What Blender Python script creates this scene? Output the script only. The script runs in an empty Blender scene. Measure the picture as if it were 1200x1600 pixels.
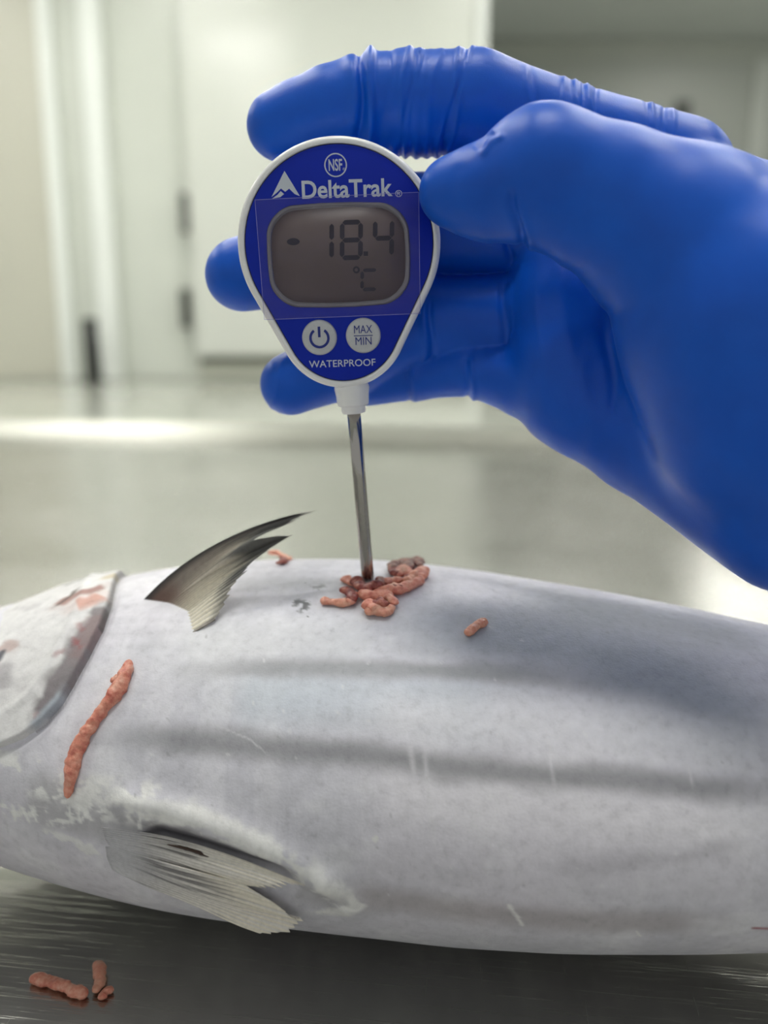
import bpy, bmesh, math, random
import numpy as np
from mathutils import Vector, Matrix

random.seed(7); rng = np.random.default_rng(7)
S = bpy.context.scene
COL = S.collection

# ------------------------------------------------------------------ camera, world, exposure
F = 1400.0                      # focal length in pixels of the 1200x1600 frame
PITCH = math.radians(12.5)      # camera looks slightly down
TZ = 0.53                       # table top height (m)
HC = 0.1718                     # camera height above the table (m)
cs, sn = math.cos(PITCH), math.sin(PITCH)
cam = bpy.data.cameras.new('camera'); camo = bpy.data.objects.new('camera', cam); COL.objects.link(camo)
camo.location = (0, 0, TZ + HC); camo.rotation_euler = (math.pi/2 - PITCH, 0, 0)
cam.sensor_fit = 'VERTICAL'; cam.sensor_height = 36; cam.sensor_width = 27; cam.lens = F/1600*36
cam.clip_start = 0.01; cam.clip_end = 100
cam.dof.use_dof = True; cam.dof.focus_distance = 0.222; cam.dof.aperture_fstop = 7.0
S.camera = camo
w = bpy.data.worlds.new('hall_ambient'); S.world = w; w.use_nodes = True
w.node_tree.nodes['Background'].inputs[0].default_value = (0.95, 0.97, 0.97, 1)
w.node_tree.nodes['Background'].inputs[1].default_value = 0.34
S.view_settings.view_transform = 'Standard'; S.view_settings.look = 'None'
S.view_settings.gamma = 1; S.view_settings.use_curve_mapping = False
S.view_settings.exposure = 0.53
LAMP = 36.0                     # emission strength of the ceiling lamps

# ------------------------------------------------------------------ helpers
def lin(r, g, b):
    f = lambda c: (c/255/12.92) if c/255 <= .04045 else ((c/255+.055)/1.055)**2.4
    return (f(r), f(g), f(b))
def cw(x, y, d):                # camera-space millimetres (right, up, depth) -> world metres
    return np.array([x, d*cs + y*sn, -d*sn + y*cs])*1e-3 + np.array([0, 0, TZ+HC])
def pc(px, py, d):              # frame pixel at a depth -> camera-space mm
    return np.array([(px-600)/F*d, (800-py)/F*d, d])
def pw(px, py, d): return cw(*pc(px, py, d))
def atY(px, py, Y):             # frame pixel -> world point at forward distance Y (m)
    dx, u = (px-600)/F, (800-py)/F
    t = Y/(cs+u*sn)
    return Vector((dx*t, Y, TZ+HC+t*(-sn+u*cs)))
def mesh_obj(name, verts, faces, m=None, parent=None, smooth=True):
    me = bpy.data.meshes.new(name)
    me.from_pydata([tuple(map(float, v)) for v in verts], [], [tuple(map(int, f)) for f in faces]); me.update()
    if smooth: me.polygons.foreach_set('use_smooth', np.ones(len(me.polygons), bool))
    if m: me.materials.append(m)
    o = bpy.data.objects.new(name, me); COL.objects.link(o)
    if parent: o.parent = parent
    return o
def bm_obj(name, bm, m=None, parent=None, smooth=False):
    bmesh.ops.recalc_face_normals(bm, faces=bm.faces)
    me = bpy.data.meshes.new(name); bm.to_mesh(me); bm.free()
    if smooth: me.polygons.foreach_set('use_smooth', np.ones(len(me.polygons), bool))
    if m: me.materials.append(m)
    o = bpy.data.objects.new(name, me); COL.objects.link(o)
    if parent: o.parent = parent
    return o
def box(bm, lo, hi, bev=0):
    lo, hi = Vector(lo), Vector(hi)
    r = bmesh.ops.create_cube(bm, size=1, matrix=Matrix.Translation((lo+hi)/2) @ Matrix.Diagonal((*(hi-lo), 1)))
    if bev:
        vs = set(r['verts']); es = [e for e in bm.edges if e.verts[0] in vs and e.verts[1] in vs]
        bmesh.ops.bevel(bm, geom=es, offset=bev, segments=2, profile=.5, affect='EDGES')
def box_obj(name, lo, hi, m, parent=None, bev=0):
    bm = bmesh.new(); box(bm, lo, hi, bev); return bm_obj(name, bm, m, parent)
def cyl(bm, p0, p1, r0, r1=None, n=20, caps=True):
    p0, p1 = Vector(p0), Vector(p1); r1 = r0 if r1 is None else r1
    d = p1-p0; q = d.to_track_quat('Z', 'Y').to_matrix().to_4x4()
    bmesh.ops.create_cone(bm, cap_ends=caps, segments=n, radius1=r0, radius2=r1, depth=d.length, matrix=Matrix.Translation((p0+p1)/2) @ q)
def empty(name, loc=(0, 0, 0)):
    o = bpy.data.objects.new(name, None); COL.objects.link(o); o.location = loc; o.empty_display_size = .01; return o
def tag(o, label, cat, group=None):
    o['label'] = label; o['category'] = cat
    if group: o['group'] = group
    return o
def struct(o): o['kind'] = 'structure'; return o
def setcol(o, rgb, name='Col'):
    a = o.data.color_attributes.new(name, 'FLOAT_COLOR', 'POINT')
    rgba = np.ones((len(o.data.vertices), 4), np.float32); rgba[:, :3] = rgb
    a.data.foreach_set('color', rgba.ravel())
class NT:
    def __init__(s, name):
        s.m = bpy.data.materials.new(name); s.m.use_nodes = True; s.t = s.m.node_tree
        s.b = s.t.nodes['Principled BSDF']; s.out = s.t.nodes['Material Output']
    def n(s, typ, **kw):
        nd = s.t.nodes.new(typ)
        for k, v in kw.items():
            if k in nd.inputs.keys(): nd.inputs[k].default_value = v
            else: setattr(nd, k, v)
        return nd
    def l(s, a, b): s.t.links.new(a, b)
    def coords(s, scale=(1, 1, 1), kind='Object', rot=(0, 0, 0)):
        tc = s.n('ShaderNodeTexCoord'); mp = s.n('ShaderNodeMapping'); mp.inputs['Scale'].default_value = scale; mp.inputs['Rotation'].default_value = rot
        s.l(tc.outputs[kind], mp.inputs[0]); return mp.outputs[0]
    def noise(s, scale, vec=None, detail=4, rough=.55):
        nd = s.n('ShaderNodeTexNoise', Scale=scale, Detail=detail, Roughness=rough)
        if vec is not None: s.l(vec, nd.inputs['Vector'])
        return nd.outputs['Fac']
    def ramp(s, fac, stops):
        r = s.n('ShaderNodeValToRGB'); e = r.color_ramp.elements
        while len(e) < len(stops): e.new(.5)
        for i, (p, c) in enumerate(stops): e[i].position = p; e[i].color = (*c, 1) if len(c) == 3 else c
        s.l(fac, r.inputs[0]); return r.outputs[0]
    def bump(s, h, strength, dist):
        b = s.n('ShaderNodeBump', Strength=strength, Distance=dist); s.l(h, b.inputs['Height'])
        s.l(b.outputs[0], s.b.inputs['Normal']); return b
def mat(name, rgb, rough=.5, metal=0, spec=.5, nscale=None, namp=.06, bump=0, bdist=.0005, coat=0, sss=0):
    t = NT(name); b = t.b
    b.inputs['Roughness'].default_value = rough; b.inputs['Metallic'].default_value = metal
    b.inputs['Specular IOR Level'].default_value = spec; b.inputs['Coat Weight'].default_value = coat
    c = lin(*rgb)
    if nscale:
        f = t.noise(nscale, t.coords())
        t.l(t.ramp(f, [(.3, tuple(max(0, x*(1-namp)) for x in c)), (.7, tuple(min(1, x*(1+namp)) for x in c))]), b.inputs['Base Color'])
        if bump: t.bump(f, bump, bdist)
    else: b.inputs['Base Color'].default_value = (*c, 1)
    if sss:
        b.inputs['Subsurface Weight'].default_value = sss; b.inputs['Subsurface Radius'].default_value = (.003, .0015, .001); b.inputs['Subsurface Scale'].default_value = 1
    return t.m
def vnoise(P, scale, seed=0, oct=3):          # cheap smooth noise from random sines, about -1..1
    r = np.random.default_rng(seed); out = np.zeros(len(P)); amp = 1; tot = 0
    for o in range(oct):
        for k in range(5):
            d = r.normal(size=3); d /= np.linalg.norm(d)
            out += amp*np.sin(P @ d*scale*(2**o)*r.uniform(.7, 1.4)+r.uniform(0, 6.28)+1.3*np.sin(P @ r.normal(size=3)*scale*.6*(2**o)))/2.2
        tot += amp; amp *= .55
    return out/tot
def spline(xs, ys):                            # smooth Hermite interpolation
    xs, ys = np.array(xs, float), np.array(ys, float)
    t = np.gradient(ys, xs)
    def f(x):
        x = np.clip(np.asarray(x, float), xs[0], xs[-1]); i = np.clip(np.searchsorted(xs, x)-1, 0, len(xs)-2)
        h = xs[i+1]-xs[i]; s = (x-xs[i])/h
        return (2*s**3-3*s**2+1)*ys[i]+(s**3-2*s**2+s)*h*t[i]+(-2*s**3+3*s**2)*ys[i+1]+(s**3-s**2)*h*t[i+1]
    return f
def sstep(a, b, x):
    t = np.clip((x-a)/(b-a), 0, 1); return t*t*(3-2*t)

# ------------------------------------------------------------------ setting: floor, walls, ceiling, door
WY = 10.0; CEIL = 4.8; FY = 15.0
def floor_mat():
    t = NT('wet_floor'); b = t.b
    f = t.noise(.5, t.coords()); f2 = t.noise(6, t.coords())
    t.l(t.ramp(f, [(.3, lin(172, 174, 164)), (.7, lin(192, 194, 184))]), b.inputs['Base Color'])
    t.l(t.ramp(f2, [(.3, (.09,)*3), (.75, (.2,)*3)]), b.inputs['Roughness'])
    b.inputs['Specular IOR Level'].default_value = .8
    t.bump(f2, .08, .02); return t.m
M_floor = floor_mat()
M_panel = mat('white_insulated_panel', (208, 212, 202), .30, nscale=.6, namp=.03)
M_panel2 = mat('cream_panel', (202, 201, 186), .35, nscale=.6, namp=.03)
M_door = mat('white_door_skin', (214, 217, 208), .2, nscale=.5, namp=.02)
M_trim = mat('white_trim', (238, 242, 236), .3, nscale=1, namp=.02)
M_grey = mat('dimmed_panel', (172, 176, 168), .4, nscale=.5, namp=.04)  # darker grey stands in for the dimmer light on the far wall
M_ceil = mat('ceiling_panel', (214, 218, 214), .5, nscale=.5, namp=.04)
M_dgrey = mat('dark_grey_metal', (84, 86, 80), .45, nscale=3)
M_seal = mat('door_seal', (95, 97, 86), .6, nscale=5)
M_black = mat('black_rubber', (22, 23, 24), .5, nscale=8)
struct(box_obj('floor', (-12, -3, -.1), (14, 16, 0), M_floor))
struct(box_obj('ceiling', (-12, -3, CEIL), (14, 16, CEIL+.1), M_ceil))
xc = atY(757, 200, WY).x
wb = struct(box_obj('wall_back', (-12, WY, 0), (xc-.02, WY+.15, CEIL), M_panel))
xa = atY(92, 300, WY).x
edges = [-6.4, -5.2, xa-.02]                       # cream panels left of the trims
for i in range(2):
    box_obj('panel', (edges[i]+.006, WY-.03, .02), (edges[i+1]-.006, WY-.001, CEIL-.02), M_panel2, wb, .005)
def vert_trim(px, wpx, proud, name, m):
    x0, x1 = atY(px, 300, WY).x, atY(px+wpx, 300, WY).x
    return struct(box_obj(name, (x0, WY-proud, 0), (x1, WY-.001, CEIL-.01), m, None, min(.02, proud*.4)))
vert_trim(80, 22, .10, 'trim_1', M_trim)
vert_trim(146, 32, .16, 'trim_2', M_trim)
x0 = atY(740, 200, WY).x; struct(box_obj('trim_3', (x0, WY-.12, 0), (xc, WY-.001, CEIL-.01), M_trim, None, .02))
for i, px in enumerate((104, 183)):               # narrower panels between trims and door
    a = atY(px, 300, WY).x+.01; b_ = atY((144, 284)[i], 300, WY).x
    box_obj('panel', (a, WY-.02, .02), (b_, WY-.001, CEIL-.02), M_panel, wb, .004)
struct(box_obj('wall_far', (.4, FY, 0), (14, FY+.15, CEIL), M_grey))
z0 = atY(900, 92, FY).z
struct(box_obj('trim_4', (.4, FY-.05, z0), (14, FY-.001, CEIL-.005), mat('pale_cove', (178, 182, 172), .4, nscale=1, namp=.03), None, .02))
xa2, xb2 = atY(1176, 150, FY).x, atY(1200, 150, FY).x
struct(box_obj('trim_5', (xa2, FY-.08, 0), (xb2, FY-.001, z0), mat('pale_post', (196, 200, 192), .4, nscale=1, namp=.03), None, .02))
p = atY(1066, 172, FY)
fb = empty('wall_bracket', (p.x, FY-.002, p.z))
tag(fb, 'small dark bracket on the grey far wall above the hand', 'bracket')
bm = bmesh.new(); box(bm, (-.13, -.03, -.13), (.13, 0, .13), .01); bm_obj('plate', bm, M_dgrey, fb)
bm = bmesh.new(); cyl(bm, (0, -.03, 0), (0, -.16, 0), .06); bm_obj('stub', bm, M_dgrey, fb)

# the big insulated door
dl, dr = atY(303, 400, WY).x, atY(738, 200, WY).x
dz = atY(500, 556, WY).z
door = struct(empty('door_1', ((dl+dr)/2, WY, 0)))
def dpart(name, lo, hi, m, bev=0, par=door):
    return box_obj(name, Vector(lo)-Vector(door.location), Vector(hi)-Vector(door.location), m, par, bev)
leaf = dpart('leaf', (dl, WY-.16, dz), (dr, WY-.04, CEIL-.3), M_door, .025)
dpart('threshold_gap', (dl+.03, WY-.07, .10), (dr-.03, WY-.002, dz), M_seal)
dpart('kick_plate', (dl+.02, WY-.10, .02), (dr-.02, WY-.072, dz-.09), mat('kick_plate', (176, 178, 164), .35, nscale=2, namp=.03), .004)
for yy in (335, 482):                             # hinges left of the leaf
    a, b_ = atY(284, yy-30, WY), atY(301, yy+30, WY)
    h = dpart('hinge', (a.x, WY-.13, b_.z), (b_.x, WY-.03, a.z), mat('hinge_metal', (110, 112, 104), .4, .6, nscale=4), .01)
    bm = bmesh.new(); c = Vector(((a.x+b_.x)/2, WY-.15, (a.z+b_.z)/2))-Vector(door.location)
    cyl(bm, c-Vector((0, 0, .2)), c+Vector((0, 0, .2)), .035); bm_obj('hinge_pin', bm, M_dgrey, h)
for px in (470, 560, 650):                        # shallow ribs of the door skin
    x = atY(px, 100, WY).x
    dpart('rib', (x-.012, WY-.165, dz+.05), (x+.012, WY-.155, CEIL-.35), M_door, .003, leaf)

# black post at the foot of the wall
pa, pb = atY(139, 497, WY-.45), atY(147, 592, WY-.45)
post = empty('floor_post', (pb.x, WY-.45, 0)); tag(post, 'black upright post standing on the floor before the white wall', 'post')
bm = bmesh.new(); cyl(bm, (0, 0, .02), (pa.x-pb.x, 0, pa.z-.04), .075, .075, 24); bm_obj('shaft', bm, M_black, post, True)
bm = bmesh.new(); cyl(bm, (pa.x-pb.x, 0, pa.z-.05), (pa.x-pb.x, 0, pa.z), .085, .06, 24); bm_obj('cap', bm, M_black, post, True)
bm = bmesh.new(); cyl(bm, (0, 0, 0), (0, 0, .02), .14, .13, 24); bm_obj('base', bm, M_black, post, True)

# ceiling lamps (out of frame): emitting panels in housings, several added to brighten the walls
def emis(name, col, s):
    t = NT(name); t.b.inputs['Base Color'].default_value = (*col, 1)
    t.b.inputs['Emission Color'].default_value = (*col, 1); t.b.inputs['Emission Strength'].default_value = s; return t.m
M_lamp = emis('lamp_diffuser', (1, .985, .94), LAMP)
for x, y in ((-2.2, 4.7), (2.4, 4.7), (-2.2, 1.6), (2.4, 1.6), (-5.5, 4.7), (.1, .3), (-2.2, 7.6), (1.4, 7.6), (-5.5, 7.6), (5.5, 6.5), (5.0, 12.0)):
    t = empty('unseen_ceiling_light', (x, y, CEIL)); tag(t, 'long white ceiling lamp, unseen, put above the frame to light the hall', 'ceiling lamp', 'ceiling lamps of the hall')
    box_obj('housing', (-.65, -.2, -.06), (.65, .2, -.001), M_trim, t, .01)
    box_obj('diffuser', (-.6, -.16, -.075), (.6, .16, -.061), M_lamp, t, .004)

# ------------------------------------------------------------------ steel table
def steel_mat():
    t = NT('scratched_steel'); b = t.b
    b.inputs['Metallic'].default_value = 1.0
    big = t.noise(7, t.coords(), 3); fine = t.noise(60, t.coords((1, 5, 1)), 4)
    t.l(t.ramp(big, [(.3, lin(178, 178, 172)), (.7, lin(188, 188, 182))]), b.inputs['Base Color'])
    b.inputs['Anisotropic'].default_value = .3
    v1 = t.noise(22, t.coords((1.0, 70, 1), rot=(0, 0, .06)), 3, .7); v2 = t.noise(16, t.coords((1.0, 50, 1), rot=(0, 0, -.35)), 3, .7); v3 = t.noise(14, t.coords((60, 1, 1), rot=(0, 0, .5)), 3, .7)
    def lines(v, a, b_): return t.ramp(v, [(a, (0, 0, 0)), (b_, (1, 1, 1))])
    m1 = t.n('ShaderNodeMath', operation='MAXIMUM'); t.l(lines(v2, .63, .7), m1.inputs[0]); t.l(lines(v3, .66, .72), m1.inputs[1])
    m2 = t.n('ShaderNodeMath', operation='MAXIMUM'); t.l(m1.outputs[0], m2.inputs[0]); t.l(lines(v1, .56, .7), m2.inputs[1])
    r0 = t.n('ShaderNodeMath', operation='MULTIPLY_ADD'); t.l(m2.outputs[0], r0.inputs[0]); r0.inputs[1].default_value = .10
    r1 = t.n('ShaderNodeMath', operation='MULTIPLY_ADD'); t.l(big, r1.inputs[0]); r1.inputs[1].default_value = .16; r1.inputs[2].default_value = .14
    t.l(r1.outputs[0], r0.inputs[2]); t.l(r0.outputs[0], b.inputs['Roughness'])
    ad = t.n('ShaderNodeMath', operation='MULTIPLY_ADD'); t.l(fine, ad.inputs[0]); ad.inputs[1].default_value = .25; t.l(m2.outputs[0], ad.inputs[2])
    t.bump(ad.outputs[0], .22, .0003); return t.m
M_steel = steel_mat()
table = empty('steel_table', (0, .5, 0)); table.rotation_euler.z = -math.radians(7.5)
tag(table, 'scratched stainless steel work table with raised rear lip under the fish', 'table')
yl = 1.24-.5
box_obj('tabletop', (-1.5, -.62, TZ-.04), (1.5, yl, TZ), M_steel, table, .004)
prof = [(yl-.034, TZ+.0002), (yl-.030, TZ+.003), (yl-.012, TZ+.016), (yl-.006, TZ+.0185), (yl, TZ+.018), (yl+.002, TZ+.014), (yl+.002, TZ-.04), (yl+.0002, TZ-.04), (yl+.0002, TZ+.0002)]
V = [(x, y, z) for x in (-1.5, 1.5) for y, z in prof]; k = len(prof)
mesh_obj('rear_lip', V, [(a, (a+1) % k, (a+1) % k+k, a+k) for a in range(k)]+[tuple(range(k))[::-1], tuple(range(k, 2*k))], mat('lip_steel', (158, 158, 150), .34, 1.0, nscale=5), table, False)
for sx in (-1.42, 1.42):
    for sy in (-.55, yl-.08):
        bm = bmesh.new(); cyl(bm, (sx, sy, .0), (sx, sy, TZ-.041), .022); bm_obj('leg', bm, M_steel, table, True)

# ------------------------------------------------------------------ fish (mm in table space: X right, Y forward, Z above table top)
sX = [-206, -196, -178, -150, -117.7, -99, -78.7, -58.9, -39.1, -19.4, 0, 18.9, 37.2, 55, 72.2, 89, 105.2, 150, 210, 265, 300]
sB = [1.5, 7.5, 15.5, 25, 34, 39.4, 43.6, 46.7, 48.4, 49.2, 49.4, 48.8, 47.3, 45.4, 43.4, 41.1, 38.7, 31, 19, 9, 6]
sY = [256, 256, 256, 256, 256, 256.5, 255.6, 254.5, 253.2, 251.4, 248.7, 244.4, 239.8, 235.7, 231.9, 228.1, 224.3, 214, 200, 187, 179]
fB, fY = spline(sX, sB), spline(sX, sY)
ZC = 49.6; AR = 1.36
def fpos(X, ph, off=0):
    b = fB(X); return np.stack([X, fY(X)+(AR*b+off)*np.cos(ph), ZC+(b+off)*np.sin(ph)], -1)
def ray(px, py):
    dx, u = (px-600)/F, (800-py)/F
    return np.array([dx, cs+u*sn, -sn+u*cs])
def hit(px, py):
    """first point of the fish flank under a frame pixel: X, angle, point(mm)"""
    d = ray(px, py); ts = np.arange(140, 340, .05); P = ts[:, None]*d; P[:, 2] += HC*1e3
    b = fB(P[:, 0]); g = ((P[:, 1]-fY(P[:, 0]))/(AR*b))**2+((P[:, 2]-ZC)/b)**2
    k = np.argmax(g < 1) if (g < 1).any() else np.argmin(g)
    p = P[k]; b = float(fB(p[0]))
    return float(p[0]), math.atan2((p[2]-ZC)/b, (p[1]-float(fY(p[0])))/(AR*b)), p
def fnorm(X, ph):
    b = float(fB(X)); n = np.array([0, math.cos(ph)/AR, math.sin(ph)]); return n/np.linalg.norm(n)
def tw(p): p = np.asarray(p, float); return p*1e-3+np.array([0, 0, TZ])      # table mm -> world m
WM = 57.0                                          # mm of girth per radian, for painting
def uvp(pts):
    out = []
    for q in pts:
        X, ph, _ = hit(*q); ph = ph if ph > -1.2 else ph+2*math.pi
        out.append((X, ph*WM))
    return np.array(out)
def poly_dist(U, P):                               # distance of points U (n,2) to polyline P, signed side, position along
    best = np.full(len(U), 1e9); side = np.zeros(len(U)); along = np.zeros(len(U)); acc = 0
    for a, b in zip(P[:-1], P[1:]):
        ab = b-a; L2 = ab @ ab; t = np.clip(((U-a) @ ab)/L2, 0, 1); q = U-a-t[:, None]*ab
        d = np.hypot(q[:, 0], q[:, 1]); m = d < best
        best[m] = d[m]; side[m] = np.sign(ab[0]*q[m, 1]-ab[1]*q[m, 0]); along[m] = (acc+t*math.sqrt(L2))[m]; acc += math.sqrt(L2)
    return best, side, along/acc
class Paint:
    def __init__(s, U, base):
        s.U = U; s.c = np.tile(np.array(base, float), (len(U), 1)); s.P3 = np.c_[U, np.zeros(len(U))]
    def blend(s, col, a):
        a = np.clip(a, 0, 1)[:, None]; s.c = s.c*(1-a)+np.array(lin(*col))*a
    def stroke(s, pts, width, col, alpha=1, soft=.6, noise=0, nscale=.5, seed=1, ends=.12):
        P = uvp(pts); lo, hi = P.min(0)-width*2.5-1, P.max(0)+width*2.5+1
        k = np.where(((s.U > lo) & (s.U < hi)).all(1))[0]
        if not len(k): return
        d, _, al = poly_dist(s.U[k], P)
        wv = width*(1+(noise*vnoise(s.P3[k], nscale, seed) if noise else 0))
        a = 1-sstep(wv*(1-soft), wv*(1+soft), d)
        if ends: a = a*(.25+.75*sstep(0, ends, al)*sstep(0, ends, 1-al)) if ends > 0 else a
        a = a*alpha; aa = np.clip(a, 0, 1)[:, None]
        s.c[k] = s.c[k]*(1-aa)+np.array(lin(*col))*aa
# dense grid where the camera can look, coarse elsewhere
Xs = np.concatenate([np.linspace(-206, -128, 40)[:-1], np.arange(-128, 116, .5), np.linspace(116, 300, 50)])
phs = np.concatenate([np.linspace(-math.pi/2+.1, 1.2, 50)[:-1], np.arange(1.2, 4.35, .0088), np.linspace(4.35, 1.5*math.pi+.1, 12)[:-1]])
NX, NP = len(Xs), len(phs)
GX, GP = np.meshgrid(Xs, phs, indexing='ij'); GX, GP = GX.ravel(), GP.ravel()
U = np.c_[GX, GP*WM]
GILL = [(196, 893), (186, 906), (176, 945), (162, 985), (140, 1028), (116, 1072), (98, 1103), (72, 1132), (38, 1155), (0, 1170), (-60, 1180)]
GU = uvp(GILL)
GU = np.vstack([GU[0]+(GU[0]-GU[1])*4, GU])
gd, gside, galong = poly_dist(U, GU)
head_side = np.where(gside < 0, 1, -1)             # head lies left of the gill edge
if head_side[np.argmin(np.hypot(U[:, 0]+120, U[:, 1]-GU[6, 1]))] < 0: head_side = -head_side
sd = gd*head_side
N3 = np.c_[U, np.zeros(len(U))]
disp = .22*vnoise(N3, .06, 3, 2)
disp -= .55*np.exp(-((sd+.5)/.9)**2)*(GX < -60)*(galong > .02)
def ridge(pts, width, amp):
    d, _, al = poly_dist(U, uvp(pts)); return amp*np.exp(-(d/width)**2)*sstep(0, .15, al)*sstep(0, .15, 1-al)
disp += ridge([(150, 1240), (260, 1262), (380, 1305), (470, 1350), (545, 1405)], 4.0, 2.0)
disp += ridge([(215, 1300), (300, 1325), (380, 1352), (470, 1378)], 3.6, -3.4)
disp += ridge([(480, 1360), (540, 1395), (560, 1418), (520, 1425)], 3.5, .8)
PT = fpos(GX, GP)
nb = np.c_[np.zeros(len(GX)), np.cos(GP)/AR, np.sin(GP)]; nb /= np.linalg.norm(nb, axis=1)[:, None]
PB = PT+nb*disp[:, None]
idx = np.arange(NX*NP).reshape(NX, NP); nxt = np.roll(idx, -1, axis=1)
quads = np.stack([idx[:-1], nxt[:-1], nxt[1:], idx[1:]], -1).reshape(-1, 4)

# skin colours, among them pigment, frost and painted groove shade (in skin coordinates)
pt = Paint(U, lin(223, 220, 228))
vbig = vnoise(N3, .035, 11, 3); vfine = vnoise(N3*np.array([1, 1.0, 1]), .8, 12, 2); vst = vnoise(N3*np.array([.12, 1, 1]), .35, 13, 3)
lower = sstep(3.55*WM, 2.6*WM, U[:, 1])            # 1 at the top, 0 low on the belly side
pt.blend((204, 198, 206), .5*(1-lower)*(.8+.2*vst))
pt.blend((234, 234, 233), .5*sstep(.0, .9, vbig)); pt.blend((198, 199, 206), .45*sstep(0, .9, -vbig))
vv_ = vnoise(N3*np.array([1, .10, 1]), .45, 17, 3); pt.blend((240, 238, 243), .30*sstep(.1, .9, vv_)); vm_ = vnoise(N3, .22, 18, 4); pt.blend((238, 237, 240), .35*sstep(.1, .8, vm_)); pt.blend((188, 187, 194), .25*sstep(.1, .8, -vm_))
pt.stroke([(270, 1010), (430, 1000), (600, 1005)], 10, (232, 232, 234), .7, .9, .3, .08)
pt.stroke([(560, 1000), (700, 985), (900, 1000), (1050, 1035), (1250, 1085)], 13, (160, 166, 176), .8, .75, .25, .07, 5, .3)
pt.stroke([(800, 940), (950, 955), (1100, 985), (1250, 1020)], 9, (158, 162, 168), .75, .8, .25, .07, 6, .3)
pt.stroke([(860, 1030), (1000, 1060), (1110, 1100), (1250, 1140)], 9, (148, 154, 166), .75, .75, .25, .07, 7, .35)
pt.stroke([(350, 1090), (500, 1085), (650, 1090), (790, 1100)], 7, (194, 203, 212), .65, .9, .2, .08, 8)
pt.stroke([(560, 1120), (800, 1130), (1000, 1140), (1180, 1180)], 6.5, (230, 229, 234), .75, .9, .25, .1, 9)
pt.stroke([(560, 1225), (700, 1240), (900, 1260), (1200, 1300)], 8, (232, 229, 234), .7, .9, .25, .1, 10)
pt.stroke([(760, 1330), (950, 1350), (1200, 1380)], 8, (230, 226, 234), .55, .9, .4, .12, 15)
pt.stroke([(280, 1050), (400, 1043), (520, 1043), (640, 1046), (740, 1050), (840, 1058), (930, 1075)], 2.4, (150, 150, 153), .75, .8, .25, .25, 21, .25)
pt.stroke([(150, 1152), (250, 1153), (330, 1160), (450, 1170), (600, 1182), (700, 1197), (800, 1208), (900, 1213), (1000, 1220), (1100, 1231), (1250, 1240)], 3.1, (136, 136, 139), .8, .9, .2, .25, 22, .14)
pt.stroke([(860, 1355), (960, 1350), (1060, 1340), (1160, 1318)], 2.2, (172, 169, 176), .4, 1.0, .6, .2, 23)
pt.stroke([(520, 1395), (650, 1412), (800, 1432), (950, 1442), (1120, 1440)], 4.5, (164, 157, 158), .65, .8, .2, .12, 24)
pt.stroke([(350, 915), (430, 911), (520, 914), (590, 918)], 3.5, (176, 177, 180), .6, .8, .2, .2, 25)  # faint grey line behind the pectoral fin
pt.stroke([(30, 1235), (110, 1265), (200, 1290), (320, 1320)], 7, (176, 174, 176), .75, .7, .4, .15, 26)
pt.stroke([(200, 1290), (290, 1310), (380, 1335), (450, 1365)], 2.6, (104, 100, 106), .9, .7, .25, .3, 27, .2)  # shade in the groove along the upper pelvic fin, painted dark
pt.stroke([(465, 1385), (510, 1402), (540, 1420)], 5, (168, 166, 170), .7)
frost = (240, 239, 236)
pt.stroke([(150, 1235), (215, 1250), (290, 1268), (370, 1297), (440, 1330), (500, 1370), (548, 1408)], 2.3, frost, .8, .5, .7, .5, 31, .1)
pt.stroke([(545, 1390), (558, 1412), (530, 1422), (490, 1425)], 1.6, frost, .75, .6, .6, .6, 32, .1)
def blotch(p_, pts, width, col, alpha, nscale, thr, seed):
    d, _, al = poly_dist(p_.U, uvp(pts)); n_ = vnoise(p_.P3, nscale, seed, 4)
    p_.blend(col, alpha*(1-sstep(width*.5, width, d))*sstep(thr, thr+.45, n_))
blotch(pt, [(-20, 1195), (60, 1215), (130, 1240), (230, 1255)], 8, (240, 239, 236), .85, .55, -.1, 91)
blotch(pt, [(10, 1265), (90, 1280), (160, 1268)], 4, (240, 239, 236), .8, .9, .0, 92)
blotch(pt, [(60, 1310), (150, 1330), (240, 1350)], 6, (236, 235, 232), .7, .6, .1, 93)
blotch(pt, [(160, 1240), (260, 1262), (370, 1300), (470, 1355), (545, 1405)], 5, (242, 241, 238), .7, .7, -.2, 94)
for q, wd in (([(195, 1235), (208, 1243), (222, 1250)], .55), ([(222, 1248), (220, 1270), (218, 1292)], .5), ([(20, 1258), (24, 1282)], .45), ([(34, 1262), (44, 1284)], .4), ([(50, 1268), (58, 1285)], .4),
              ([(108, 1262), (112, 1286)], .45), ([(122, 1258), (126, 1284), (134, 1270)], .45),
              ([(440, 1330), (436, 1352)], .3), ([(470, 1340), (468, 1356)], .3), ([(405, 1315), (407, 1335)], .3), ([(372, 1300), (368, 1314)], .3),
              ([(795, 1415), (806, 1428), (816, 1446)], .4), ([(995, 1455), (1001, 1462)], .3)):
    pt.stroke(q, wd, (244, 243, 240), .8, .8, .7, 1.6, 33, 0)
for q in ([(662, 1150), (668, 1230), (680, 1330)], [(852, 1130), (862, 1200), (868, 1235)], [(1075, 1190), (1082, 1230)], [(640, 1160), (648, 1215)], [(1030, 1110), (1040, 1160)]):
    pt.stroke(q, .5, (226, 224, 228), .5, 1.0, .5, .3, 34, .3)
pt.stroke([(330, 1130), (390, 1155), (420, 1180)], .2, (222, 222, 224), .5, .6, 0, 1, 1, .2)
pt.stroke([(120, 1205), (160, 1230), (200, 1240)], .35, (222, 222, 222), .6, .6, 0, 1, 1, .2)
pt.stroke([(462, 940), (478, 942), (474, 950)], 1.0, (70, 72, 72), .85, .6, .9, 2.0, 35, 0)
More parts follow.
